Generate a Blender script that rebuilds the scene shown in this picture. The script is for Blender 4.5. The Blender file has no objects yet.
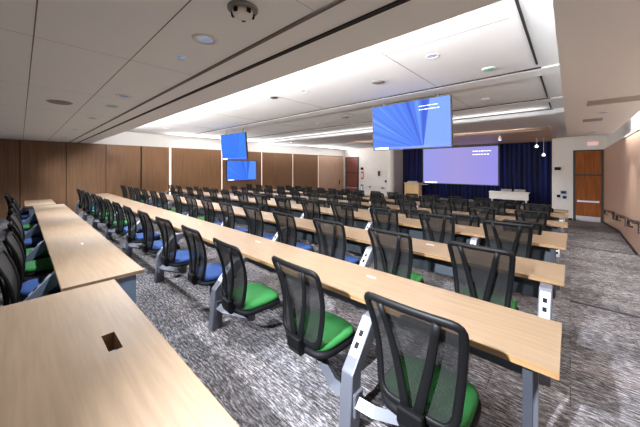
import bpy, bmesh, math, random
from mathutils import Vector, Matrix
random.seed(7)
PI = math.pi
sc = bpy.context.scene
C = sc.collection

# ------------------------------------------------------------ camera, world, exposure
AH = math.radians(42.4)                 # camera heading, left of the stage direction (+Y)
CAM_H = 1.77
cam_d = bpy.data.cameras.new('camera')
cam = bpy.data.objects.new('camera', cam_d); C.objects.link(cam); sc.camera = cam
cam.location = (0, 0, CAM_H)
cam.rotation_euler = (PI/2, 0, AH)
cam_d.sensor_width = 36.0
cam_d.lens = 274.0/640.0*36.0
cam_d.shift_y = -(213.5-168.0)/640.0
cam_d.clip_start = 0.02
w = bpy.data.worlds.new('world'); sc.world = w; w.use_nodes = True
w.node_tree.nodes['Background'].inputs[0].default_value = (0.9, 0.93, 1, 1)
w.node_tree.nodes['Background'].inputs[1].default_value = 0.15
sc.view_settings.view_transform = 'Standard'
sc.view_settings.look = 'None'
sc.view_settings.exposure = 0.7
sc.view_settings.gamma = 1.0
sc.view_settings.use_curve_mapping = False

ZLOW, ZHI, XL, XR, YEND = 2.80, 3.42, -14.9, 1.35, 19.5
COOL = (0.86, 0.92, 1.0); NEUT = (1.0, 0.97, 0.94); WARM = (1.0, 0.86, 0.70)

def area(name, loc, sx, sy, power, col, rot=(0, 0, 0), spread=PI):
    l = bpy.data.lights.new(name, 'AREA'); l.shape = 'RECTANGLE'; l.size = sx; l.size_y = sy
    l.energy = power; l.color = col; l.spread = spread
    o = bpy.data.objects.new(name, l); o.location = loc; o.rotation_euler = rot; C.objects.link(o); return o
def spot(name, loc, power, col, deg=110, blend=0.6, size=0.05):
    l = bpy.data.lights.new(name, 'SPOT'); l.energy = power; l.color = col
    l.spot_size = math.radians(deg); l.spot_blend = blend; l.shadow_soft_size = size
    o = bpy.data.objects.new(name, l); o.location = loc; C.objects.link(o); return o

# LED strips in the coves (pointing up into the coffer)
area('cove_light_back', (-6.6, 1.88, 2.99), 12.2, 0.10, 520, NEUT, (PI-1.15, 0, 0))
area('cove_light_left', (-14.5, 12.0, 3.0), 0.08, 14.0, 230, NEUT, (0, PI+1.1, 0))
area('cove_light_right', (1.15, 4.6, 2.93), 0.10, 15.0, 120, NEUT, (0, PI+0.25, 0))
DOWN = []          # (x, y, z of ceiling, power)
for i in range(6): DOWN.append((-2.16-2.55*i, 1.0, ZLOW, 190))
for i in range(6): DOWN.append((-0.9-2.55*i, -1.2, ZLOW, 2000 if i == 0 else 800))
for i in range(5): DOWN.append((-1.5-2.7*i, 4.1, ZHI, 80))
for i in range(5): DOWN.append((-1.5-2.7*i, 7.5, ZHI, 90))
for i in range(5): DOWN.append((-1.5-2.7*i, 10.9, 3.30, 90))
for x, y in ((0.45, 7.3), (0.45, 11.0)): DOWN.append((x, y, ZLOW, 60 if y < 9 else 100))  # right aisle downlights, added to brighten the aisle floor

area('added_light_bay', (-7.2, 9.83, 3.27), 13.2, 0.05, 22, NEUT, (PI-1.2, 0, PI))  # added strip above a ledge, brightens the far bay ceiling
area('added_light_stage', (-5.6, 13.36, 3.24), 8.6, 0.05, 110, WARM, (PI-1.1, 0, 0))  # added warm strip that lightens the wood ceiling before the stage
area('wall_wash_right', (1.12, 4.6, 2.90), 0.06, 15.0, 150, NEUT, (0, -0.35, 0))
# ------------------------------------------------------------ materials
def mat(name, col, rough=0.6, metal=0.0, emit=None, es=0.0, spec=0.5):
    m = bpy.data.materials.new(name); m.use_nodes = True
    b = m.node_tree.nodes['Principled BSDF']
    b.inputs['Base Color'].default_value = (*col, 1); b.inputs['Roughness'].default_value = rough
    b.inputs['Metallic'].default_value = metal; b.inputs['Specular IOR Level'].default_value = spec
    if emit: b.inputs['Emission Color'].default_value = (*emit, 1); b.inputs['Emission Strength'].default_value = es
    return m
def noise_mat(name, c0, c1, scale, rough=0.6, det=6, lo=0.35, hi=0.65, bump=0.0, spec=0.5, metal=0.0, c2=None):
    m = mat(name, c0, rough, metal, spec=spec); nt = m.node_tree; N = nt.nodes; L = nt.links
    tc = N.new('ShaderNodeTexCoord'); mp = N.new('ShaderNodeMapping'); mp.inputs['Scale'].default_value = scale
    no = N.new('ShaderNodeTexNoise'); no.inputs['Scale'].default_value = 1; no.inputs['Detail'].default_value = det
    cr = N.new('ShaderNodeValToRGB'); e = cr.color_ramp.elements
    e[0].position = lo; e[0].color = (*c0, 1); e[1].position = hi; e[1].color = (*c1, 1)
    if c2: k = e.new((lo+hi)/2); k.color = (*c2, 1)
    L.new(tc.outputs['Object'], mp.inputs[0]); L.new(mp.outputs[0], no.inputs['Vector'])
    L.new(no.outputs['Fac'], cr.inputs[0]); L.new(cr.outputs[0], N['Principled BSDF'].inputs['Base Color'])
    if bump:
        b = N.new('ShaderNodeBump'); b.inputs['Strength'].default_value = bump; b.inputs['Distance'].default_value = 0.01
        L.new(no.outputs['Fac'], b.inputs['Height']); L.new(b.outputs[0], N['Principled BSDF'].inputs['Normal'])
    return m

M = {}
M['maple'] = noise_mat('maple_laminate', (0.19, 0.127, 0.077), (0.24, 0.165, 0.103), (2.5, 40, 20), 0.42, lo=0.3, hi=0.7)
M['maple_edge'] = noise_mat('maple_edge_band', (0.20, 0.11, 0.045), (0.26, 0.155, 0.07), (3, 30, 60), 0.45)
M['wall_wood'] = noise_mat('wall_wood_veneer', (0.165, 0.082, 0.037), (0.225, 0.117, 0.056), (22, 22, 0.8), 0.5)
M['wall_wood_pale'] = noise_mat('pale_wood_veneer', (0.44, 0.285, 0.20), (0.53, 0.36, 0.26), (22, 16, 0.8), 0.5)
M['door_wood'] = noise_mat('door_wood', (0.20, 0.058, 0.010), (0.30, 0.095, 0.02), (16, 16, 1.2), 0.6, spec=0.2)
M['podium_wood'] = noise_mat('podium_wood', (0.60, 0.40, 0.20), (0.68, 0.47, 0.25), (14, 14, 1.2), 0.45)
M['soffit_wood'] = noise_mat('soffit_wood', (0.50, 0.30, 0.19), (0.72, 0.52, 0.37), (0.6, 9, 1), 0.5)
M['plaster'] = mat('painted_plaster', (0.66, 0.64, 0.62), 0.85)
M['ceil'] = mat('ceiling_paint', (0.82, 0.85, 0.875), 0.9)
M['ceil_hi'] = mat('coffer_paint', (0.76, 0.77, 0.79), 0.9)
M['gap'] = mat('shadow_gap_black', (0.012, 0.011, 0.010), 0.8)
M['seam'] = mat('panel_joint_grey', (0.16, 0.14, 0.13), 0.8)
M['steel'] = mat('painted_steel_grey', (0.12, 0.125, 0.15), 0.42, 0.3)
M['steel_blue'] = mat('blue_grey_steel', (0.17, 0.22, 0.31), 0.4, 0.3)
M['steel_dark'] = mat('dark_steel', (0.055, 0.06, 0.075), 0.4, 0.4)
M['panel'] = mat('modesty_panel_grey', (0.06, 0.075, 0.09), 0.5, 0.2)
M['outlet'] = mat('outlet_plate', (0.42, 0.44, 0.50), 0.4)
M['black'] = mat('black_plastic', (0.004, 0.004, 0.0045), 0.5, spec=0.15)
M['blacksoft'] = mat('soft_black_plastic', (0.005, 0.005, 0.006), 0.6, spec=0.15)
M['green'] = noise_mat('green_fabric', (0.008, 0.105, 0.017), (0.013, 0.15, 0.026), (180, 180, 180), 0.85, bump=0.2)
M['blue'] = noise_mat('blue_fabric', (0.007, 0.036, 0.145), (0.011, 0.052, 0.19), (180, 180, 180), 0.85, bump=0.2)
M['white'] = mat('white_plastic', (0.75, 0.74, 0.72), 0.5)
M['grey'] = mat('grey_grille', (0.24, 0.22, 0.21), 0.7)
M['chrome'] = mat('brushed_metal', (0.62, 0.62, 0.64), 0.3, 0.9)
M['red'] = mat('red_enamel', (0.55, 0.03, 0.035), 0.4)
M['signblue'] = mat('blue_plate', (0.05, 0.12, 0.32), 0.5)
M['brown'] = mat('brown_plate', (0.12, 0.05, 0.035), 0.5)
M['lens'] = mat('lamp_lens', (0.3, 0.34, 0.45), 0.1, emit=(0.45, 0.6, 1.0), es=0.15)
M['led'] = mat('led_strip', (1, 1, 1), 0.5, emit=(1, 0.84, 0.70), es=0.5)
M['vent'] = mat('vent_grey', (0.38, 0.36, 0.35), 0.7)
M['greenlens'] = mat('green_lens', (0.25, 0.6, 0.42), 0.3)
M['exit_bg'] = mat('exit_sign_face', (0.6, 0.58, 0.57), 0.4, emit=(1, 0.92, 0.9), es=0.2)
M['exit_red'] = mat('exit_letters', (0.6, 0.05, 0.05), 0.4, emit=(1, 0.12, 0.12), es=0.45)
M['rail'] = mat('dark_bronze_rail', (0.05, 0.03, 0.025), 0.3, 0.5)
M['trimdark'] = mat('dark_frame', (0.02, 0.018, 0.017), 0.5)
M['whiteglow'] = mat('screen_text_white', (0.8, 0.8, 0.8), 0.5, emit=(0.85, 0.9, 1), es=1.1)
M['wineglass'] = mat('deep_red_wood', (0.16, 0.05, 0.035), 0.4)
M['tabletopwhite'] = mat('pale_cloth_grey', (0.52, 0.50, 0.48), 0.7)

def mesh_mat():
    m = mat('chair_mesh_fabric', (0.014, 0.014, 0.014), 0.5, spec=0.2); nt = m.node_tree; N = nt.nodes; L = nt.links
    tr = N.new('ShaderNodeBsdfTransparent'); mx = N.new('ShaderNodeMixShader')
    tc = N.new('ShaderNodeTexCoord'); wv = N.new('ShaderNodeTexWave'); wv.bands_direction = 'Z'
    wv.inputs['Scale'].default_value = 38; wv.inputs['Distortion'].default_value = 0.6
    mr = N.new('ShaderNodeMapRange'); mr.inputs[3].default_value = 0.76; mr.inputs[4].default_value = 0.93
    L.new(tc.outputs['Object'], wv.inputs[0]); L.new(wv.outputs['Fac'], mr.inputs[0]); L.new(mr.outputs[0], mx.inputs[0])
    L.new(tr.outputs[0], mx.inputs[1]); L.new(N['Principled BSDF'].outputs[0], mx.inputs[2])
    L.new(mx.outputs[0], N['Material Output'].inputs[0]); return m
M['mesh'] = mesh_mat()

def carpet_mat():
    m = mat('plank_carpet', (0.2, 0.2, 0.2), 0.95, spec=0.1); nt = m.node_tree; N = nt.nodes; L = nt.links
    tc = N.new('ShaderNodeTexCoord')
    def noise(scale, det, dist=0.0, rough=0.6):
        mp = N.new('ShaderNodeMapping'); mp.inputs['Scale'].default_value = scale
        no = N.new('ShaderNodeTexNoise'); no.inputs['Scale'].default_value = 1; no.inputs['Detail'].default_value = det
        no.inputs['Roughness'].default_value = rough; no.inputs['Distortion'].default_value = dist
        L.new(tc.outputs['Object'], mp.inputs[0]); L.new(mp.outputs[0], no.inputs['Vector']); return no.outputs['Fac']
    streak = noise((12, 66, 1), 9, 0.15, 0.8)
    cr = N.new('ShaderNodeValToRGB'); e = cr.color_ramp.elements
    e[0].position = 0.36; e[0].color = (0.010, 0.008, 0.007, 1); e[1].position = 0.64; e[1].color = (0.50, 0.50, 0.53, 1)
    k = e.new(0.50); k.color = (0.105, 0.096, 0.097, 1)
    br = N.new('ShaderNodeTexBrick'); br.inputs['Scale'].default_value = 1.0
    br.inputs['Brick Width'].default_value = 1.0; br.inputs['Row Height'].default_value = 0.25
    br.inputs['Mortar Size'].default_value = 0.003; br.inputs['Bias'].default_value = 0.0
    br.inputs['Color1'].default_value = (0.78, 0.78, 0.80, 1); br.inputs['Color2'].default_value = (1.15, 1.1, 1.08, 1)
    br.inputs['Mortar'].default_value = (0.35, 0.33, 0.33, 1)
    L.new(tc.outputs['Object'], br.inputs['Vector'])
    ad = N.new('ShaderNodeMath'); ad.operation = 'ADD'
    big = noise((0.9, 2.2, 1), 3)
    mr = N.new('ShaderNodeMapRange'); mr.inputs[3].default_value = -0.07; mr.inputs[4].default_value = 0.07
    L.new(big, mr.inputs[0]); L.new(streak, ad.inputs[0]); L.new(mr.outputs[0], ad.inputs[1]); L.new(ad.outputs[0], cr.inputs[0])
    mul = N.new('ShaderNodeMix'); mul.data_type = 'RGBA'; mul.blend_type = 'MULTIPLY'; mul.inputs[0].default_value = 1
    L.new(cr.outputs[0], mul.inputs[6]); L.new(br.outputs[0], mul.inputs[7])
    L.new(mul.outputs[2], N['Principled BSDF'].inputs['Base Color'])
    return m
M['carpet'] = carpet_mat()

def curtain_mat():
    return noise_mat('navy_velvet', (0.003, 0.005, 0.03), (0.008, 0.02, 0.17), (7, 1, 0.25), 0.8, lo=0.4, hi=0.7)  # brighter blue streaks are highlights put into the velvet colour
M['curtain'] = curtain_mat()

def screen_mat(name, c0, c1, c2, es, streaks=True):
    """a lit display: object x runs 0..1 across, z 0..1 up (through generated coordinates)"""
    m = bpy.data.materials.new(name); m.use_nodes = True; nt = m.node_tree; N = nt.nodes; L = nt.links
    b = N['Principled BSDF']; b.inputs['Base Color'].default_value = (0.01, 0.01, 0.02, 1); b.inputs['Roughness'].default_value = 0.6; b.inputs['Specular IOR Level'].default_value = 0.15
    tc = N.new('ShaderNodeTexCoord'); sp = N.new('ShaderNodeSeparateXYZ'); L.new(tc.outputs['Generated'], sp.inputs[0])
    cr = N.new('ShaderNodeValToRGB'); e = cr.color_ramp.elements
    e[0].color = (*c0, 1); e[1].color = (*c2, 1); k = e.new(0.5); k.color = (*c1, 1)
    if streaks:
        # rays that fan out from a point low at about 63 % of the width
        def math_(op, a, bv):
            n = N.new('ShaderNodeMath'); n.operation = op
            for i, v in enumerate((a, bv)):
                if v is None: continue
                if isinstance(v, (int, float)): n.inputs[i].default_value = v
                else: L.new(v, n.inputs[i])
            return n.outputs[0]
        dx = math_('SUBTRACT', 0.68, sp.outputs[0]); dz = math_('ADD', sp.outputs[2], 0.06)
        an = math_('ARCTAN2', dz, dx)
        no = N.new('ShaderNodeTexNoise'); no.noise_dimensions = '1D'; no.inputs['Scale'].default_value = 9; no.inputs['Detail'].default_value = 5
        L.new(an, no.inputs['W'])
        f = math_('MULTIPLY_ADD', no.outputs['Fac'], 1.3); 
        n = f.node; n.inputs[2].default_value = -0.35
        left = math_('LESS_THAN', an, 1.66)
        mx = N.new('ShaderNodeMix'); mx.data_type = 'FLOAT'; L.new(left, mx.inputs[0]); mx.inputs[2].default_value = 0.78; L.new(f, mx.inputs[3])
        g = math_('MULTIPLY_ADD', dx, 0.35); g.node.inputs[2].default_value = -0.06
        s = math_('ADD', mx.outputs[0], math_('MULTIPLY', g, left))
        L.new(s, cr.inputs[0])
    else:
        L.new(sp.outputs[0], cr.inputs[0])
    L.new(cr.outputs[0], b.inputs['Emission Color']); b.inputs['Emission Strength'].default_value = es
    return m
M['screen_a'] = screen_mat('display_blue_rays', (0.008, 0.07, 0.60), (0.06, 0.22, 0.85), (0.26, 0.43, 0.98), 0.70)
M['screen_b'] = screen_mat('display_deep_blue', (0.003, 0.13, 0.78), (0.003, 0.16, 0.84), (0.006, 0.18, 0.86), 0.72)
M['screen_c'] = screen_mat('display_soft_blue', (0.02, 0.11, 0.72), (0.05, 0.2, 0.86), (0.12, 0.30, 0.92), 0.72)
M['screen_p'] = screen_mat('projection_lavender', (0.27, 0.28, 0.70), (0.31, 0.27, 0.60), (0.26, 0.24, 0.68), 0.74, False)

# ------------------------------------------------------------ mesh helpers
def box(bm, x0, x1, y0, y1, z0, z1):
    vs = [bm.verts.new((x, y, z)) for x in (x0, x1) for y in (y0, y1) for z in (z0, z1)]
    for f in ((0, 1, 3, 2), (4, 6, 7, 5), (0, 4, 5, 1), (2, 3, 7, 6), (0, 2, 6, 4), (1, 5, 7, 3)):
        bm.faces.new([vs[i] for i in f])
def prism(bm, prof, x0, x1):
    """profile of (y, z) points extruded along x"""
    a = [bm.verts.new((x0, y, z)) for y, z in prof]; b = [bm.verts.new((x1, y, z)) for y, z in prof]
    bm.faces.new(a[::-1]); bm.faces.new(b); n = len(prof)
    for i in range(n): bm.faces.new((a[i], a[(i+1) % n], b[(i+1) % n], b[i]))
def sweep(bm, pts, rx, ry=None, closed=False, n=8, up=Vector((0, 1, 0))):
    """tube of elliptical section through pts; rx in the side direction, ry along up"""
    ry = rx if ry is None else ry; P = [Vector(p) for p in pts]; m = len(P); rings = []
    for i, p in enumerate(P):
        if closed: t = P[(i+1) % m]-P[i-1]
        else: t = P[min(i+1, m-1)]-P[max(i-1, 0)]
        t.normalize(); s = t.cross(up)
        if s.length < 1e-4: s = t.cross(Vector((0, 0, 1)))
        s.normalize(); u = s.cross(t)
        k = rx[i] if isinstance(rx, (list, tuple)) else rx; q = ry[i] if isinstance(ry, (list, tuple)) else ry
        rings.append([bm.verts.new(p+s*k*math.cos(2*PI*j/n)+u*q*math.sin(2*PI*j/n)) for j in range(n)])
    for i in range(m if closed else m-1):
        a, b = rings[i], rings[(i+1) % m]
        for j in range(n): bm.faces.new((a[j], a[(j+1) % n], b[(j+1) % n], b[j]))
    if not closed: bm.faces.new(rings[0][::-1]); bm.faces.new(rings[-1])
def lathe(bm, prof, cx=0, cy=0, n=24):
    """(r, z) profile turned around z; r = 0 ends are closed by tiny caps"""
    rings = [[bm.verts.new((cx+max(r, 1e-4)*math.cos(2*PI*j/n), cy+max(r, 1e-4)*math.sin(2*PI*j/n), z)) for j in range(n)] for r, z in prof]
    for a, b in zip(rings, rings[1:]):
        for j in range(n): bm.faces.new((a[j], a[(j+1) % n], b[(j+1) % n], b[j]))
    bm.faces.new(rings[0][::-1]); bm.faces.new(rings[-1])
def obj(name, bm, m, parent=None, smooth=False, bevel=0.0, loc=None):
    bmesh.ops.recalc_face_normals(bm, faces=bm.faces)
    me = bpy.data.meshes.new(name); bm.to_mesh(me); bm.free()
    for k in (m if isinstance(m, (list, tuple)) else [m]): me.materials.append(M[k])
    if smooth:
        for p in me.polygons: p.use_smooth = True
    o = bpy.data.objects.new(name, me); C.objects.link(o)
    if parent: o.parent = parent
    if loc: o.location = loc
    if bevel:
        b = o.modifiers.new('bevel', 'BEVEL'); b.width = bevel; b.segments = 2; b.limit_method = 'ANGLE'
    return o
def B(): return bmesh.new()
def boxo(name, dims, m, parent=None, bevel=0.0):
    bm = B(); box(bm, *dims); return obj(name, bm, m, parent, bevel=bevel)
def struct(o): o['kind'] = 'structure'; return o
def tag(o, label, cat, group=None):
    o['label'] = label; o['category'] = cat
    if group: o['group'] = group
    return o
def thing(name, label, cat, loc=(0, 0, 0), rz=0, group=None):
    o = bpy.data.objects.new(name, None); o.location = loc; o.rotation_euler = (0, 0, rz); o.empty_display_size = 0.1
    C.objects.link(o); return tag(o, label, cat, group)
def dup(root, loc, rz=0, label=None, group=None, swap=None):
    def cp(o, par):
        c = o.copy(); C.objects.link(c); c.parent = par
        if swap and o.name.split('.')[0] in swap:
            c.data = swap[o.name.split('.')[0]]
        for ch in o.children: cp(ch, c)
        return c
    r = root.copy(); C.objects.link(r); r.location = loc; r.rotation_euler = (0, 0, rz)
    if label: r['label'] = label
    if group: r['group'] = group
    for ch in root.children: cp(ch, r)
    return r

# ------------------------------------------------------------ room shell
T2, T3 = -0.19, -0.42
def floor_z(y):
    if y < 4.95: return 0.0
    if y < 9.36: return T2
    if y < 13.6: return T3
    return T3-(min(y, YEND)-13.6)/(YEND-13.6)*0.55
bm = B()
prism(bm, [(-3.3, -1.4), (-3.3, 0), (4.95, 0), (4.95, T2), (9.36, T2), (9.36, T3), (13.6, T3), (YEND, T3-0.55), (21.7, T3-0.55), (21.7, -1.4)], XL-0.3, XR+0.3)
struct(obj('floor', bm, 'carpet'))
for i, (y, z) in enumerate(((4.95, 0), (9.36, T2))):
    bm = B(); box(bm, -0.0, XR-0.13, y-0.03, y+0.012, z-0.03, z+0.006); struct(obj('trim_%d' % (i+1), bm, 'gap'))
for i, (y, z) in enumerate(((6.95, T2), (8.5, T2), (11.5, T3))):
    bm = B(); box(bm, 0.05, XR-0.13, y-0.012, y+0.012, z, z+0.003); struct(obj('trim_%d' % (i+3), bm, 'seam'))
# low carpeted stage
bm = B(); box(bm, -10.2, -0.75, YEND+0.02, 21.4, -1.2, -0.42); struct(obj('floor_stage', bm, 'carpet'))

# walls
struct(boxo('wall_left', (XL-0.2, XL, -3.3, YEND+0.2, -1.2, 3.6), 'plaster'))
struct(boxo('wall_right', (XR, XR+0.2, -3.3, YEND+0.2, -1.2, 3.6), 'plaster'))
struct(boxo('wall_back', (XL-0.2, XR+0.2, -3.5, -3.3, -0.1, 3.6), 'plaster'))
bm = B()
box(bm, XL, -10.2, YEND, YEND+0.2, -1.2, 3.6)
box(bm, -0.73, XR, YEND, YEND+0.2, -1.2, 3.6)
struct(obj('wall_front', bm, 'plaster'))
bm = B()
box(bm, -10.4, -10.2, YEND+0.2, 21.6, -1.2, 3.8); box(bm, -0.73, -0.53, YEND+0.2, 21.6, -1.2, 3.8); box(bm, -10.4, -0.5, 21.6, 21.75, -1.2, 3.8)
struct(obj('wall_stage', bm, 'plaster'))
bm = B(); lathe(bm, [(0.26, -1.0), (0.26, 3.5)], -10.28, 19.45, 32); struct(obj('wall_column', bm, 'plaster', smooth=False))
# wood panels proud of the left wall with black shadow gaps, every panel a child of its wall lining
lw = boxo('wall_left_backing', (XL, XL+0.05, -3.3, 19.3, -1.0, ZLOW), 'gap'); struct(lw)
ys = [-3.3, -2.5, -1.25, 0.0, 1.24, 2.5, 3.8]
for a, b in zip(ys, ys[1:]):
    boxo('wood_panel', (XL+0.05, XL+0.12, a+0.012, b-0.012, -0.4, ZLOW-0.01), 'wall_wood', lw)
ys = [3.8, 5.08, 7.84, 10.6, 13.3, 16.0]
for a, b in zip(ys, ys[1:]):
    boxo('wood_panel', (XL+0.05, XL+0.12, a+0.05, b-0.05, -0.9, ZLOW-0.01), 'wall_wood', lw)
    boxo('light_strip', (XL+0.05, XL+0.075, b-0.035, b+0.035, -0.9, ZLOW-0.01), 'led', lw)
boxo('light_strip', (XL+0.05, XL+0.075, 5.045, 5.115, -0.9, ZLOW-0.01), 'led', lw)
rw = boxo('wall_right_backing', (XR-0.05, XR, -3.3, YEND, -1.0, 2.70), 'gap'); struct(rw)
y = -3.3
while y < YEND-0.1:
    b = min(y+1.22, YEND)
    boxo('wood_panel', (XR-0.12, XR-0.05, y+0.002, b-0.002, floor_z(b)-0.02, 2.70), 'wall_wood_pale', rw); y += 1.22
bm = B()
for a, b in ((-3.3, 4.95), (4.95, 9.36), (9.36, 13.6)): box(bm, XR-0.135, XR-0.12, a, b, floor_z(b-0.1), floor_z(b-0.1)+0.09)
prism(bm, [(13.6, T3), (YEND, T3-0.55), (YEND, T3-0.46), (13.6, T3+0.09)], XR-0.135, XR-0.12)
struct(obj('baseboard_right', bm, 'gap'))
bm = B(); box(bm, -0.73, 0.08, YEND-0.02, YEND, -1.0, -0.86); box(bm, 1.22, XR-0.12, YEND-0.02, YEND, -1.0, -0.86)
box(bm, XL+0.1, -14.75, YEND-0.02, YEND, -1.0, -0.86); box(bm, -13.2, -10.5, YEND-0.02, YEND, -1.0, -0.86)
struct(obj('baseboard_front', bm, 'gap'))

# ceilings
struct(boxo('ceiling', (XL-0.2, XR+0.2, -3.5, 22.0, ZHI, ZHI+0.2), 'ceil_hi'))
def ring(bm, x0, x1, y0, y1, z0, z1): box(bm, x0, x1, y0, y1, z0, z1)
bm = B()
box(bm, XL, XR, -3.3, 1.62, ZLOW, ZLOW+0.1)
box(bm, XL, -0.08, 1.62, 2.0, ZLOW, ZLOW+0.1)
box(bm, XL, -0.08, 1.55, 1.62, ZLOW+0.1, ZHI)
struct(obj('ceiling_low', bm, 'ceil'))
bm = B()
box(bm, -0.08, 0.93, 1.62, 12.0, ZLOW, ZLOW+0.1)
box(bm, -0.08, 0.0, 1.62, 12.0, ZLOW+0.1, ZHI)
box(bm, 0.0, 0.93, 11.92, 12.0, ZLOW+0.1, ZHI)
box(bm, XR-0.14, XR, -3.3, YEND, 2.70, 2.72)
struct(obj('ceiling_right', bm, 'ceil'))
# cross beams between the coffers
bm = B()
for a, b, z_ in ((5.75, 6.2, 3.395), (8.4, 8.8, 3.395), (10.0, 13.2, 3.30)):
    box(bm, -14.2, -0.08, a, b, z_, ZHI)
struct(obj('ceiling_beams', bm, 'ceil_hi'))
struct(boxo('ceiling_stage', (-10.2, -0.6, 13.35, 21.6, 3.36, 3.415), 'soffit_wood'))
struct(boxo('trim_40', (-14.1, -0.3, 9.76, 9.965, 3.235, 3.25), 'ceil_hi'))  # added ledge, hides the bay strip from below
struct(boxo('trim_41', (-10.1, -0.8, 13.2, 13.42, 3.20, 3.215), 'ceil_hi'))  # added ledge that conceals the strip under the wood ceiling
# dark slots of the ceilings
n = 6
def slot(x0, x1, y0, y1, z, m='gap', t=0.012):
    global n
    struct(boxo('trim_%d' % n, (x0, x1, y0, y1, z-t, z+0.001), m)); n += 1
slot(XL, XR-0.2, 1.305, 1.335, ZLOW, 'seam'); slot(XL, -0.3, 1.56, 1.60, ZLOW)
slot(XL, XR-0.2, 0.068, 0.076, ZLOW, 'seam', 0.002); slot(XL, XR-0.2, 0.703, 0.710, ZLOW, 'seam', 0.002)
x = -1.24
while x > XL: slot(x-0.001, x+0.001, -3.2, 1.30, ZLOW, 'grey', 0.001); x -= 1.86
slot(-14.0, -0.35, 5.715, 5.75, ZHI, 'gap', 0.02); slot(-14.0, -0.35, 8.37, 8.40, ZHI, 'gap', 0.02); slot(-14.0, -0.35, 9.965, 10.0, ZHI, 'gap', 0.02)
slot(-0.40, -0.375, 2.4, 5.5, ZHI, 'gap', 0.02); slot(-0.40, -0.375, 6.3, 8.2, ZHI, 'gap', 0.02); slot(-0.40, -0.375, 8.9, 9.8, ZHI, 'gap', 0.02)
for x in (-2.0, -5.0, -8.0, -11.0): slot(x-0.004, x+0.004, 2.0, 5.7, ZHI, 'grey', 0.003); slot(x-0.004, x+0.004, 6.2, 8.3, ZHI, 'grey', 0.003)
slot(-14.0, -0.5, 3.62, 3.628, ZHI, 'grey', 0.003)
for y in (6.05, 8.2):
    v = boxo('ceiling_vent', (0.2, 0.80 if y < 7 else 0.5, y-0.15, y+0.25, ZLOW-0.012, ZLOW), 'vent')
    tag(v, {6.05: 'long grey linear vent in the low right ceiling, nearer the camera', 8.2: 'short grey linear vent in the low right ceiling, nearer the door'}[y], 'ceiling vent', 'linear vents over the right aisle')

# ------------------------------------------------------------ doors
def door(name, x0, x1, z0, z1, zt, zb, leaf, pull=True):
    d = struct(boxo(name, (x0+0.06, x1-0.06, YEND-0.04, YEND+0.0, z0, zt-0.03), leaf))
    boxo('transom_panel', (x0+0.06, x1-0.06, YEND-0.04, YEND, zt+0.04, z1-0.06), leaf, d)
    bm = B(); box(bm, x0-0.03, x0+0.06, YEND-0.07, YEND, z0, z1); box(bm, x1-0.06, x1+0.03, YEND-0.07, YEND, z0, z1)
    box(bm, x0+0.06, x1-0.06, YEND-0.07, YEND, z1-0.06, z1); box(bm, x0+0.06, x1-0.06, YEND-0.07, YEND, zt-0.03, zt+0.04)
    obj('door_frame', bm, 'trimdark', d)
    bm = B(); box(bm, x0+0.12, x1-0.12, YEND-0.12, YEND-0.08, zb-0.04, zb+0.04); box(bm, x0+0.12, x0+0.22, YEND-0.09, YEND-0.035, zb-0.05, zb+0.05)
    box(bm, x1-0.22, x1-0.12, YEND-0.09, YEND-0.035, zb-0.05, zb+0.05); obj('push_bar', bm, 'chrome', d)
    boxo('kick_plate', (x0+0.08, x1-0.08, YEND-0.045, YEND-0.04, z0+0.02, z0+0.27), 'chrome', d)
    return d
door('door_1', 0.14, 1.19, -0.96, 2.69, 1.41, 0.07, 'door_wood')
door('door_2', -14.68, -13.35, -0.96, 2.73, 1.35, 0.07, 'wineglass')
d3 = struct(boxo('door_3', (XL+0.05, XL+0.12, 16.05, 19.2, -0.95, ZLOW-0.05), 'wall_wood_pale'))
boxo('door_handle', (XL+0.12, XL+0.17, 18.6, 18.68, 0.35, 0.75), 'trimdark', d3)

def text_bm(s, size, depth):
    cu = bpy.data.curves.new('t', 'FONT'); cu.body = s; cu.size = size; cu.extrude = depth; cu.align_x = 'CENTER'; cu.align_y = 'CENTER'
    o = bpy.data.objects.new('t', cu); C.objects.link(o); dg = bpy.context.evaluated_depsgraph_get(); dg.update()
    me = bpy.data.meshes.new_from_object(o.evaluated_get(dg)); bpy.data.objects.remove(o)
    bm = B(); bm.from_mesh(me); bmesh.ops.rotate(bm, verts=bm.verts, cent=(0, 0, 0), matrix=Matrix.Rotation(PI/2, 3, 'X')); return bm
for x, z, lab in ((0.85, 3.02-0.02, 'white exit sign with red letters above the brown door at the right aisle end'),
                  (-14.0, 3.0, 'glowing red exit sign above the dark red door at the far left')):
    z = min(z, 3.0)
    if x > 0: z = 2.745+0.10-0.08; 
    t = thing('exit_sign', lab, 'exit sign', (x, YEND, z if x > 0 else 3.04))
    if x > 0: t.location.z = 3.0
    boxo('sign_case', (-0.2, 0.2, -0.06, -0.001, -0.09, 0.09), 'exit_bg', t)
    bm = text_bm('EXIT', 0.17, 0.004)
    o = obj('exit_letters', bm, 'exit_red', t); o.location = (0, -0.066, 0)

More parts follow.
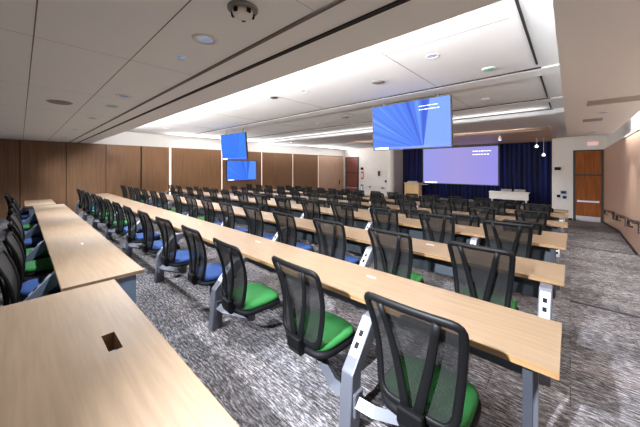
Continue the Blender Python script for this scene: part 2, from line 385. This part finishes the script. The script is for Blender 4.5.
# wall devices on the front wall
def device(name, x, z, wx, hz, m, lab, cat, knob=None):
    t = thing(name, lab, cat, (x, YEND, z))
    boxo('housing', (-wx/2, wx/2, -0.06, -0.001, -hz/2, hz/2), m, t, bevel=0.01)
    boxo('face_plate', (-wx*0.3, wx*0.3, -0.068, -0.058, -hz*0.3, hz*0.3), knob or 'black', t)
device('alarm_speaker', -0.50, 1.74, 0.26, 0.16, 'black', 'black alarm speaker high on the narrow wall beside the blue curtain', 'alarm')
device('wall_dial', -0.46, 0.27, 0.14, 0.14, 'black', 'black round dial control low on the wall between curtain and door', 'wall control')
device('light_switch', -0.26, 0.48, 0.24, 0.16, 'signblue', 'blue grey switch plate beside the brown door frame, the upper one', 'switch')
device('light_switch', -0.22, 0.22, 0.16, 0.16, 'signblue', 'small grey switch plate under the larger one beside the brown door', 'switch')
device('alarm_strobe', -12.98, 1.72, 0.24, 0.2, 'black', 'small black strobe above the red alarm cabinet on the far white wall', 'alarm')
device('alarm_cabinet', -12.95, 1.15, 0.22, 0.62, 'red', 'tall red fire alarm cabinet beside the far left door', 'alarm', 'white')
device('notice_plate', -12.98, 0.05, 0.24, 0.66, 'signblue', 'blue plate low on the white wall beside the far left door', 'wall plate', 'white')
device('wall_clock_panel', -11.35, 1.33, 0.2, 0.42, 'brown', 'dark brown panel alone on the bare white wall left of the stage', 'wall panel')
device('wall_socket', -12.2, 0.22, 0.14, 0.12, 'grey', 'small grey wall socket nearest the blue plate on the far white wall', 'socket')
device('wall_socket', -11.0, 0.18, 0.3, 0.12, 'grey', 'wide grey wall socket plate nearest the stage column on the far white wall', 'socket')
device('door_reader', -10.75, 0.72, 0.14, 0.18, 'brown', 'small brown card reader beside the white column by the stage', 'card reader')

# handrails on the right wall
def rz_(y): return 0.41-0.0745*(y-10.95)
for a, b, lab in ((9.3, 10.9, 'short dark bronze handrail on the pale wood wall, nearest the camera'), (11.3, 13.3, 'short dark bronze handrail on the pale wood wall, in the middle of three'),
                  (14.3, 17.6, 'dark bronze handrail on the pale wood wall, farthest of three by the door')):
    t = thing('handrail', lab, 'handrail', (XR-0.12, a, rz_(a)), 0, 'handrails on the right wall')
    bm = B(); dz = rz_(b)-rz_(a); L_ = b-a
    sweep(bm, [(-0.01, 0.0, -0.22), (-0.09, 0.0, -0.22), (-0.09, -0.02, 0.0), (-0.09, 0.25, 0.0), (-0.09, L_-0.2, dz), (-0.09, L_, dz-0.02), (-0.09, L_, dz-0.2), (-0.01, L_, dz-0.2)], 0.03, up=Vector((1, 0.01, 0)))
    obj('rail', bm, 'rail', t, True)
    for f in (0.25, 0.75):
        bm = B(); sweep(bm, [(0.0, L_*f, dz*f-0.08), (-0.06, L_*f, dz*f-0.07), (-0.09, L_*f, dz*f)], 0.012); obj('bracket', bm, 'rail', t, True)

# ------------------------------------------------------------ ceiling fixtures
k = 0
dl = None
for (x, y, z, p) in DOWN:
    if y > 0:
        where = ('second from the aisle in the low ceiling row near the camera' if (y == 1.0 and x == -2.16) else None)
        lab = 'round white recessed downlight over table rows, at %s from the right wall' % ('%d paces' % int(round((XR-x)/0.8)))
        row = {1.0: 'low ceiling', 4.1: 'first coffer', 7.5: 'second coffer', 10.9: 'wide far beam'}.get(y, 'right aisle ceiling')
        ordn = ['first', 'second', 'third', 'fourth', 'fifth', 'sixth', 'seventh']
        grp = sorted([q[0] for q in DOWN if q[1] == y], reverse=True) if y in (1.0, 4.1, 7.5, 10.9) else None
        if grp: lab = 'round white recessed downlight in the %s, %s from the right wall' % (row, ordn[grp.index(x)])
        else: lab = 'round white recessed downlight added to brighten the right aisle, %s' % ('nearer the camera' if y < 9 else 'nearer the door')
        if dl is None:
            dl = thing('downlight', lab, 'downlight', (x, y, z), 0, 'recessed downlights')
            bm = B(); lathe(bm, [(0.062, 0.0), (0.062, -0.006), (0.09, -0.010), (0.098, -0.004), (0.098, 0.0)], n=28); obj('trim_ring', bm, 'white', dl, True)
            bm = B(); lathe(bm, [(0.06, 0.0), (0.06, -0.004), (0.03, -0.007)], n=24); obj('lens', bm, 'lens', dl)
        else: dup(dl, (x, y, z), 0, lab)
    if y < 0:      # adjustable spots behind the camera, aimed over the rows
        sp_ = spot('adjustable_spot_bulb', (x, y, z-0.03), p, COOL, 64, 1.0, 0.03); sp_.rotation_euler = (math.radians(61), 0, 0)
    else: spot('downlight_bulb', (x, y, z-0.03), p, COOL if z == ZLOW and x < 0 else NEUT, 118 if y < 2 else 96, 0.5 if y < 2 else 0.8, 0.035)
def disc(name, x, y, z, r, m, lab, cat, inner='grey'):
    t = thing(name, lab, cat, (x, y, z))
    bm = B(); lathe(bm, [(r, 0.0), (r, -0.008), (r*0.86, -0.014)]); obj('rim', bm, m, t)
    bm = B(); lathe(bm, [(r*0.82, -0.010), (r*0.8, -0.02), (r*0.3, -0.024)]); obj('grille', bm, inner, t)
disc('ceiling_speaker', -5.88, 0.42, ZLOW, 0.15, 'grey', 'round grey speaker grille flush in the low left ceiling', 'speaker')
disc('ceiling_speaker', -2.72, 4.63, ZHI, 0.12, 'grey', 'round grey speaker grille just above the nearest hanging screen', 'speaker')
disc('smoke_sensor', -5.6, 1.03, ZLOW, 0.09, 'white', 'white sensor with green lens in the low left ceiling', 'sensor', 'greenlens')
disc('smoke_sensor', -1.0, 5.25, ZHI, 0.10, 'white', 'white sensor with green lens in the coffer right of the large screen', 'sensor', 'greenlens')
disc('motion_sensor', -2.66, 1.01, ZLOW, 0.035, 'lens', 'tiny bluish sensor beside the recessed downlight in the low ceiling', 'sensor', 'lens')
disc('ceiling_speaker', -5.4, 7.1, ZHI, 0.12, 'grey', 'round grey speaker grille in the second coffer left of the large screen', 'speaker')
disc('ceiling_sensor', -5.1, 4.0, ZHI, 0.10, 'grey', 'small grey sensor in the first coffer between the two hanging screens', 'sensor', 'black')
# big ceiling detector near the camera
t = thing('ceiling_detector', 'large round grey ceiling detector with dark slots, nearest the camera', 'detector', (-1.56, 0.97, ZLOW))
bm = B(); lathe(bm, [(0.095, 0), (0.095, -0.012), (0.085, -0.02), (0.07, -0.024)], n=32); obj('base_plate', bm, 'grey', t, True)
bm = B(); lathe(bm, [(0.066, -0.022), (0.062, -0.045), (0.045, -0.055), (0.02, -0.058)], n=28); obj('sensor_dome', bm, 'white', t, True)
for j in range(5):
    a = 2*PI*j/5; bm = B(); box(bm, -0.012, 0.012, -0.006, 0.006, -0.05, -0.024)
    bmesh.ops.rotate(bm, verts=bm.verts, cent=(0, 0, 0), matrix=Matrix.Rotation(a+PI/2, 3, 'Z'))
    bmesh.ops.translate(bm, verts=bm.verts, vec=(0.068*math.cos(a), 0.068*math.sin(a), 0)); obj('sensor_slot', bm, 'black', t)
# pendants over the stage
for x, y, zb, lab in ((-1.35, 19.0, 2.93, 'small white pendant light over the stage, the shorter one'), (-1.05, 18.9, 2.45, 'small white pendant light over the stage, the longer one by the wall')):
    t = thing('pendant_lamp', lab, 'pendant light', (x, y, 3.36), 0, 'white pendants over the stage')
    bm = B(); sweep(bm, [(0, 0, 0), (0, 0, zb-3.36+0.1)], 0.008); obj('cord', bm, 'white', t)
    bm = B(); L_ = zb-3.36; lathe(bm, [(0.02, L_+0.12), (0.07, L_+0.05), (0.085, L_), (0.05, L_-0.05)], n=16); obj('lamp_shade', bm, 'whiteglow', t, True)
    bm = B(); lathe(bm, [(0.05, 0), (0.05, -0.02)], n=16); obj('ceiling_rose', bm, 'white', t)
for x, y, lab in ((-5.0, 16.2, 'small ceiling spotlight over the stage behind the large hanging screen'), (-2.6, 16.2, 'small ceiling spotlight over the right part of the stage')):
    t = thing('spotlight', lab, 'spotlight', (x, y, 3.36), 0, 'stage spotlights')
    bm = B(); lathe(bm, [(0.04, 0), (0.04, -0.05), (0.07, -0.08), (0.08, -0.2)], n=16); obj('lamp_housing', bm, 'white', t, True)
    bm = B(); lathe(bm, [(0.07, -0.2), (0.06, -0.215)], n=16); obj('lens', bm, 'whiteglow', t)
    spot('stage_spot_bulb', (x, y+2, 3.1), 150, NEUT, 120)

# ------------------------------------------------------------ screens
def screen(name, lab, loc, wd, ht, m, rz=0, tilt=0, hang=None, bezel=0.02, depth=0.07, text=True, housing=False):
    t = thing(name, lab, 'screen', loc, rz)
    R_ = Matrix.Rotation(tilt, 3, 'X')
    def add(nm, dims, mm):
        bm = B(); box(bm, *dims); bmesh.ops.rotate(bm, verts=bm.verts, cent=(0, 0, 0), matrix=R_); return obj(nm, bm, mm, t)
    h, w2 = ht/2, wd/2
    add('casing', (-w2, w2, 0, depth, -h, h), 'trimdark')
    p = add('display', (-w2+bezel, w2-bezel, -0.006, 0.0, -h+bezel, h-bezel), m)
    add('task_bar', (-w2+bezel, w2-bezel, -0.009, -0.0065, -h+bezel, -h+bezel+ht*0.045), 'taskbar')
    add('search_box', (-w2+bezel+wd*0.03, -w2+bezel+wd*0.22, -0.012, -0.0095, -h+bezel+ht*0.004, -h+bezel+ht*0.040), 'whiteglow')
    if text:
        for zz, a, b in ((0.355, 0.64, 0.86), (0.285, 0.64, 0.88)):
            bm = B(); x = a
            while x < b:
                l = 0.012+0.02*random.random(); box(bm, -w2+wd*x, -w2+wd*min(b, x+l), -0.010, -0.0065, h*2*zz-0.005*ht, h*2*zz+0.005*ht); x += l+0.006
            bmesh.ops.rotate(bm, verts=bm.verts, cent=(0, 0, 0), matrix=R_); obj('screen_text', bm, 'whiteglow', t)
    if hang:
        for s in (-0.35, 0.35):
            bm = B(); sweep(bm, [(s*wd, depth*0.6, h*0.9), (s*wd, depth*0.6, hang)], 0.02); obj('hanger_pole', bm, 'steel', t)
    return t
M['taskbar'] = mat('task_bar_blue', (0.02, 0.04, 0.2), 0.4, emit=(0.03, 0.10, 0.55), es=0.9)
M['pbar'] = M['taskbar']
screen('hanging_screen', 'large ceiling-hung display with blue ray wallpaper above the middle rows', (-2.72, 5.95, 2.74), 1.86, 1.08, 'screen_a', 0, math.radians(4), 0.64)
screen('hanging_screen', 'ceiling-hung blue display high on the left, above the wall display', (-10.38, 6.0, 2.66), 1.78, 1.08, 'screen_b', math.radians(3), math.radians(5), 0.755, text=False)
screen('wall_screen', 'blue display mounted on the wood wall below the left hanging one', (XL+0.22, 9.08, 1.62), 2.02, 1.20, 'screen_c', PI/2, 0, text=False)
boxo('wall_bracket', (-0.3, 0.3, 0.07, 0.10, -0.2, 0.2), 'steel_dark', bpy.data.objects['wall_screen'])
# projection screen in front of the curtain
t = thing('projection_screen', 'large lavender projection screen hanging in front of the dark blue curtain', 'projection screen', (-5.85, 20.75, 0))
boxo('screen_surface', (-2.42, 2.42, 0.0, 0.02, 0.66, 3.2), 'screen_p', t)
bm = B(); box(bm, -2.5, -2.42, -0.005, 0.03, 0.62, 3.24); box(bm, 2.42, 2.5, -0.005, 0.03, 0.62, 3.24); box(bm, -2.5, 2.5, -0.005, 0.03, 3.2, 3.26); box(bm, -2.5, 2.5, -0.005, 0.03, 0.60, 0.66)
obj('screen_border', bm, 'trimdark', t)
boxo('search_box', (-2.3, -1.4, -0.012, -0.0, 0.67, 0.75), 'whiteglow', t)
for zz in (2.88, 2.66):
    bm = B(); x = 0.95
    while x < 1.95: l = 0.08+0.1*random.random(); box(bm, x, x+l, -0.01, 0.0, zz, zz+0.05); x += l+0.04
    obj('screen_text', bm, 'whiteglow', t)
bm = B(); lathe(bm, [(0.07, 3.26), (0.07, 3.34)], 0, 0.01); box(bm, -2.55, 2.55, -0.05, 0.07, 3.26, 3.34); obj('roller_case', bm, 'trimdark', t)

# curtain with folds
bm = B(); N_ = 420; prev = None
for i in range(N_+1):
    x = -10.15+9.35*i/N_; y = 21.2+0.075*math.sin(i*0.55)+0.03*math.sin(i*0.23+1)
    a, b = bm.verts.new((x, y, -0.42)), bm.verts.new((x, y, 3.35))
    if prev: bm.faces.new((prev[0], a, b, prev[1]))
    prev = (a, b)
cu = obj('stage_curtain', bm, 'curtain', None, True); cu.modifiers.new('s', 'SOLIDIFY').thickness = 0.01
tag(cu, 'dark navy pleated stage curtain behind the projection screen', 'curtain')

# podium
t = thing('podium', 'light wooden podium on the stage left of the projection screen', 'podium', (-8.75, 20.0, -0.42))
boxo('body', (-0.55, 0.55, -0.3, 0.3, 0, 1.02), 'podium_wood', t, 0.01)
boxo('top', (-0.6, 0.6, -0.34, 0.34, 1.02, 1.09), 'podium_wood', t, 0.01)
boxo('side_shelf', (0.6, 1.1, -0.2, 0.2, 0.98, 1.01), 'tabletopwhite', t)
bm = B(); prism(bm, [(-0.25, 1.09), (0.1, 1.09), (0.1, 1.2), (0.05, 1.2)], -0.4, 0.3); obj('reading_slope', bm, 'white', t)
bm = B(); sweep(bm, [(0.1, 0.15, 1.09), (0.1, 0.1, 1.25), (0.0, -0.1, 1.32)], 0.01); obj('microphone', bm, 'black', t)
# stage table with chairs
t = thing('stage_table', 'pale panel table on the stage in front of the blue curtain', 'table', (-2.75, 20.0, -0.42))
boxo('tabletop', (-1.0, 1.0, -0.3, 0.35, 0.70, 0.74), 'tabletopwhite', t)
boxo('front_panel', (-0.98, 0.98, -0.27, -0.24, 0.30, 0.70), 'tabletopwhite', t)
for x in (-0.85, -0.25, 0.35, 0.85): boxo('leg', (x-0.03, x+0.03, -0.2, 0.3, 0.0, 0.70), 'chrome', t)
for x, lab in ((-3.0, 'grey seat back behind the stage table, left one'), (-2.3, 'grey seat back behind the stage table, right one')):
    t = thing('stage_chair', lab, 'chair', (x, 20.6, -0.42), PI, 'chairs behind the stage table')
    boxo('seat', (-0.24, 0.24, -0.2, 0.25, 0.42, 0.47), 'grey', t, 0.01)
    boxo('backrest', (-0.28, 0.28, -0.25, -0.21, 0.5, 0.86), 'grey', t, 0.01)
    for sx in (-0.2, 0.2):
        for sy in (-0.22, 0.2): boxo('leg', (sx-0.015, sx+0.015, sy-0.015, sy+0.015, 0, 0.5 if sy < 0 else 0.42), 'steel_dark', t)

# ------------------------------------------------------------ tables
ORD = ['first', 'second', 'third', 'fourth', 'fifth', 'sixth', 'seventh', 'eighth', 'ninth', 'tenth', 'eleventh', 'twelfth', 'thirteenth', 'fourteenth', 'fifteenth']
def pedestal(t, x, w_=0.046, dy=0.0, m='steel'):
    bm = B()
    prism(bm, [(-0.42, 0.0), (-0.30, 0.0), (-0.28, 0.40), (-0.02, 0.64), (0.12, 0.66), (0.12, 0.70), (-0.13, 0.70), (-0.38, 0.43)], x-w_, x+w_)
    bmesh.ops.translate(bm, verts=bm.verts, vec=(0, dy, 0))
    p = obj('pedestal', bm, m, t, bevel=0.008)
    d = Vector((0, -0.13+0.38, 0.70-0.43)).normalized(); nrm = Vector((0, -d.z, d.y))
    def on(u0, u1, x0, x1, h0, h1, nm, m, par):
        bm = B(); base = Vector((x, -0.38+dy, 0.43)); vs = []
        for xx in (x0, x1):
            for u in (u0, u1):
                for h in (h0, h1): vs.append(bm.verts.new(base+Vector((xx, 0, 0))+d*u+nrm*h))
        for f in ((0, 1, 3, 2), (4, 6, 7, 5), (0, 4, 5, 1), (2, 3, 7, 6), (0, 2, 6, 4), (1, 5, 7, 3)): bm.faces.new([vs[i] for i in f])
        return obj(nm, bm, m, par)
    on(0.10, 0.33, -0.034, 0.034, 0.0, 0.004, 'outlet_plate', 'outlet', p)
    on(0.15, 0.19, -0.015, 0.015, 0.004, 0.007, 'socket', 'black', p)
    on(0.23, 0.27, -0.015, 0.015, 0.004, 0.007, 'socket', 'black', p)
    return p
def table(label, xr, xl, ynear, z, peds, endleg='bar', hole=None, group=None, depth=0.61, pw=0.046, pdy=0.0, pm='steel'):
    """long worktop from xr (right end) to xl (left end); origin at the right end of its near edge"""
    t = thing('long_table', label, 'table', (xr, ynear, z), 0, group)
    L_ = xr-xl; TZ = 0.74; th = 0.035
    bm = B()
    if hole is None: box(bm, -L_, 0, 0.004, depth-0.004, TZ-th, TZ)
    else:
        hx0, hx1, hy0, hy1 = hole
        for a, b, c, d in ((-L_, hx0, 0.004, depth-0.004), (hx1, 0, 0.004, depth-0.004), (hx0, hx1, 0.004, hy0), (hx0, hx1, hy1, depth-0.004)): box(bm, a, b, c, d, TZ-th, TZ)
        bmesh.ops.remove_doubles(bm, verts=bm.verts, dist=1e-5)
    obj('tabletop', bm, 'maple', t)
    bm = B(); box(bm, -L_, 0, 0, 0.004, TZ-th, TZ-0.001); box(bm, -L_, 0, depth-0.004, depth, TZ-th, TZ-0.001); box(bm, -L_-0.003, -L_, 0, depth, TZ-th, TZ-0.001)
    obj('edge_band', bm, 'maple_edge', t)
    boxo('modesty_panel', (-L_+0.1, -0.12, depth-0.12, depth-0.10, 0.36, TZ-th), 'panel', t)
    boxo('cable_tray', (-L_+0.1, -0.12, depth-0.26, depth-0.12, 0.60, 0.615), 'steel_dark', t)
    for x in peds: pedestal(t, x-xr, pw, pdy, pm)
    if endleg == 'bar':
        bm = B(); box(bm, -0.16, -0.115, 0.10, 0.145, 0, TZ-th); box(bm, -0.16, -0.115, 0.10, depth-0.1, TZ-th-0.03, TZ-th); obj('leg', bm, 'steel_dark', t)
        bm = B(); box(bm, -0.16, -0.115, depth-0.14, depth-0.10, (-0.20 if hole is None and abs(z-floor_z(ynear+0.5)) > 0.05 else 0), TZ-th); obj('leg', bm, 'steel', t)
    else:
        boxo('end_panel', (-0.07, -0.03, 0.08, depth-0.06, 0.0, TZ-th), 'steel_blue', t)
    bm = B(); box(bm, -L_+0.1, -L_+0.15, 0.10, depth-0.1, 0, TZ-th); obj('end_panel', bm, 'steel', t)
    return t
def grommet(t, x, y):
    bm = B(); box(bm, x-0.05, x+0.05, y-0.009, y+0.009, 0.7395, 0.742); obj('cable_grommet', bm, 'white', t)

# ------------------------------------------------------------ chairs (origin on the floor under the pedestal they swing from)
def back_outline(sx=0.0):
    """closed outline of the back frame in (x, z) with rounded corners"""
    corners = [(-0.262, 1.04, 0.05), (0.262, 1.04, 0.05), (0.20, 0.465, 0.08), (-0.20, 0.465, 0.08)]
    pts = []; nC = len(corners)
    for i in range(nC):
        p = Vector(corners[i][:2]); a = Vector(corners[i-1][:2]); b = Vector(corners[(i+1) % nC][:2]); r = corners[i][2]
        p0 = p+(a-p).normalized()*r; p1 = p+(b-p).normalized()*r
        for k in range(5):
            s = k/4; pts.append(p0*(1-s)**2+p*2*s*(1-s)+p1*s*s)
        q0 = p1; q1 = b+(p-b).normalized()*corners[(i+1) % nC][2]
        for k in range(1, 5): pts.append(q0.lerp(q1, k/5))
    return pts
def back_y(z, x=0.0):
    t = (z-0.50)/0.54
    return -0.405-0.085*t+0.075*math.sin(PI*min(max(t*0.9+0.05, 0), 1))*0.8+0.10*(-(0.5*x/0.26)**2*1.0)*(-1)*0.6
def make_chair(side, seatmat, label):
    t = thing('swing_chair', label, 'chair', group='mesh-back chairs at the long tables')
    cx = 0.4575*side
    # seat: rounded square cushion over a black pan
    def pad(z0, z1, grow, crown):
        bm = B(); rings = []; n = 40
        def rr(a, s):
            c, q = math.cos(a), math.sin(a); e = 0.55
            return (math.copysign(abs(c)**e, c)*0.245*s, math.copysign(abs(q)**e, q)*0.235*s)
        prof = [(0.90*grow, z0), (1.0*grow, z0+0.012), (1.0*grow, z1-0.022), (0.95*grow, z1-0.006), (0.8*grow, z1), (0.45*grow, z1+crown), (0.02, z1+crown)]
        for s, z in prof:
            rings.append([bm.verts.new((cx+rr(2*PI*j/n, s)[0], -0.165+rr(2*PI*j/n, s)[1], z-0.02*max(0, (rr(2*PI*j/n, s)[1]-0.12)/0.12))) for j in range(n)])
        for a, b in zip(rings, rings[1:]):
            for j in range(n): bm.faces.new((a[j], a[(j+1) % n], b[(j+1) % n], b[j]))
        bm.faces.new(rings[0][::-1]); bm.faces.new(rings[-1]); return bm
    obj('seat_cushion', pad(0.425, 0.48, 0.98, -0.004), seatmat, t, True)
    obj('seat_pan', pad(0.375, 0.432, 1.03, 0.0), 'blacksoft', t, True)
    out = back_outline()
    bm = B(); sweep(bm, [(cx+p.x, back_y(p.y, p.x), p.y) for p in out], 0.023, 0.014, closed=True); obj('back_frame', bm, 'black', t, True)
    # mesh web
    bm = B(); rows = []
    for i in range(13):
        z = 0.47+0.565*i/12; hw = 0.20+(0.262-0.20)*(z-0.465)/0.575; hw -= 0.004
        if i in (0, 12): hw -= 0.03
        rows.append([bm.verts.new((cx+hw*(j/6-1), back_y(z, hw*(j/6-1)), z)) for j in range(13)])
    for a, b in zip(rows, rows[1:]):
        for j in range(12): bm.faces.new((a[j], a[j+1], b[j+1], b[j]))
    obj('back_mesh', bm, 'mesh', t, True)
    for s in (-1, 1):
        bm = B(); P = []; rx = []
        for i in range(9):
            f = i/8; z = 0.46+0.57*f; x = s*(0.028+0.125*f); P.append((cx+x, (back_y(max(z, 0.5), x)-0.024)*0.6+0.4*(-0.435-0.06*f), z)); rx.append(0.028-0.007*f)
        sweep(bm, P, rx, 0.011); obj('back_strut', bm, 'black', t, True)
    bm = B(); prism(bm, [(-0.44, 0.37), (-0.465, 0.42), (-0.465, 0.50), (-0.42, 0.50), (-0.40, 0.44), (-0.26, 0.405), (-0.26, 0.375), (-0.38, 0.375)], cx-0.07, cx+0.07); obj('back_bracket', bm, 'black', t, bevel=0.01)
    # arm from the pedestal to the seat
    bm = B()
    sweep(bm, [(side*0.052, -0.33, 0.235), (side*0.16, -0.31, 0.225), (cx-side*0.07, -0.2, 0.215), (cx, -0.175, 0.225)], [0.05, 0.05, 0.045, 0.045], [0.045, 0.042, 0.036, 0.036], n=4, up=Vector((0, 0, 1)))
    obj('swing_arm', bm, 'steel', t)
    bm = B(); lathe(bm, [(0.04, 0.20), (0.04, 0.33), (0.07, 0.36), (0.10, 0.378)], cx, -0.175, 16); obj('seat_post', bm, 'steel', t, True)
    bm = B(); box(bm, side*0.05-0.014, side*0.05+0.014, -0.375, -0.285, 0.16, 0.31); obj('pivot_plate', bm, 'steel', t, bevel=0.006)
    return t
proto = {}
used = set()
def chair(x, ynear, z, side, seat, label):
    px_ = x-0.4575*side
    rz = math.radians(random.uniform(-3.5, 3.5)); loc = (px_, ynear, z)
    # keep the pivot on the pedestal: rotate about (0,-0.33)
    c, s = math.cos(rz), math.sin(rz); off = (0.33*-s*-1, -0.33+0.33*c)
    loc = (px_-0.33*s, ynear-0.33+0.33*c, z)
    if (side, seat) not in proto:
        t = make_chair(side, seat, label); proto[(side, seat)] = t; t.location = loc; t.rotation_euler = (0, 0, rz)
    else: dup(proto[(side, seat)], loc, rz, label)

XEND = -0.04; PITCH = 0.915
knownseat = {(1, 0): 'green', (1, 1): 'green', (1, 2): 'green', (1, 3): 'blue', (1, 4): 'blue', (1, 5): 'blue', (1, 6): 'blue', (1, 7): 'blue', (1, 8): 'green', (1, 9): 'green', (1, 10): 'green',
             (2, 0): 'green', (2, 1): 'green', (2, 2): 'blue', (2, 3): 'blue', (2, 4): 'blue', (2, 5): 'blue', (2, 6): 'blue', (2, 7): 'green'}
for r in range(1, 9):
    yn = 1.82+1.475*(r-1); z = 0.0 if r < 4 else (T2 if r < 7 else T3)
    odd = r % 2 == 1
    if odd: peds = [-0.62-0.4575-2*PITCH*j for j in range(8)]; peds[-1] = -13.85+0.0 if False else peds[-1]
    else: peds = [-0.1625-2*PITCH*j for j in range(8)]
    peds = [p for p in peds if p > -14.0]
    lab = {1: 'long maple table nearest the camera, running from the centre right to far left', 8: 'farthest long maple table, the last one before the stage'}.get(r, 'long maple table, %s of the eight rows counted from the camera' % ORD[r-1])
    t = table(lab, XEND, -14.0, yn, z, peds, group='long maple tables', endleg='bar')
    for j in range(7): grommet(t, -1.35-1.83*j, 0.42)
    for k_ in range(15):
        x = -0.62-PITCH*k_
        if odd: side = 1 if k_ % 2 == 0 else -1
        else: side = -1 if k_ % 2 == 0 else 1
        if r == 8 and k_ == 0: continue
        if odd and k_ == 14: continue
        seat = knownseat.get((r, k_)) or random.choice(('blue', 'blue', 'green'))
        col = (seat+' seat, ') if (r, k_) in knownseat else ''
        n_r = k_ if r == 8 else k_+1
        lab = 'black mesh chair%s, %s row from the camera, %s from the right' % (' with '+seat+' seat' if col else '', ORD[r-1], ORD[n_r-1])
        chair(x, yn, z, side, seat, lab)
# the row that stands beside and behind the camera
ta = table('maple table with a square power hole, filling the bottom left corner', -0.9, -3.12, -0.14, 0.0, [-2.0], 'panel', hole=(-1.22, -1.00, 0.475, 0.54), depth=0.73)
bm = B(); box(bm, -1.22, -1.00, 0.475, 0.54, 0.62, 0.626); box(bm, -1.226, -1.22, 0.469, 0.546, 0.62, 0.705); box(bm, -1.00, -0.994, 0.469, 0.546, 0.62, 0.705)
box(bm, -1.22, -1.00, 0.469, 0.475, 0.62, 0.705); box(bm, -1.22, -1.00, 0.54, 0.546, 0.62, 0.705); pw = obj('power_well', bm, 'maple_edge', ta)
boxo('socket', (-1.12, -1.01, 0.485, 0.53, 0.626, 0.68), 'steel_blue', pw)
tb = table('maple table along the left edge, between the corner table and a far short one', -3.2, -10.75, 0.24, 0.0, [-3.95, -5.78, -7.61, -9.44], 'panel', pw=0.03, pdy=0.13, pm='steel_blue')
grommet(tb, -1.7, 0.33)
tc_ = table('short maple table end at far left, beyond the long left one', -10.85, -12.7, 0.09, 0.0, [-11.5], 'panel', pw=0.03, pdy=0.13, pm='steel_blue')
grommet(tc_, -1.0, 0.33)
S0 = ['green', 'blue', 'green', 'green', 'blue', 'blue', 'green', 'blue']
for i in range(8):
    x = -3.95+0.4575-PITCH*i
    chair(x, 0.37, 0.0, 1 if i % 2 == 0 else -1, S0[i],
          ['black mesh chair at the left table, mostly cut off, nearest the camera', 'black mesh chair with blue seat at the left table, nearest fully seen',
           'black mesh chair with green seat at the left table, beyond the nearest blue one', 'black mesh chair at the left table, second green seat from the camera',
           'black mesh chair at the left table, fifth from the camera', 'black mesh chair at the left table, sixth from the camera',
           'black mesh chair at the left table, seventh from the camera', 'black mesh chair at the left table, farthest before the short table'][i])
for i in range(2):
    chair(-11.5+0.4575-PITCH*i, 0.22, 0.0, 1 if i == 0 else -1, 'blue', ['black mesh chair at the short far left table, nearer one', 'black mesh chair at the short far left table, farther one'][i])
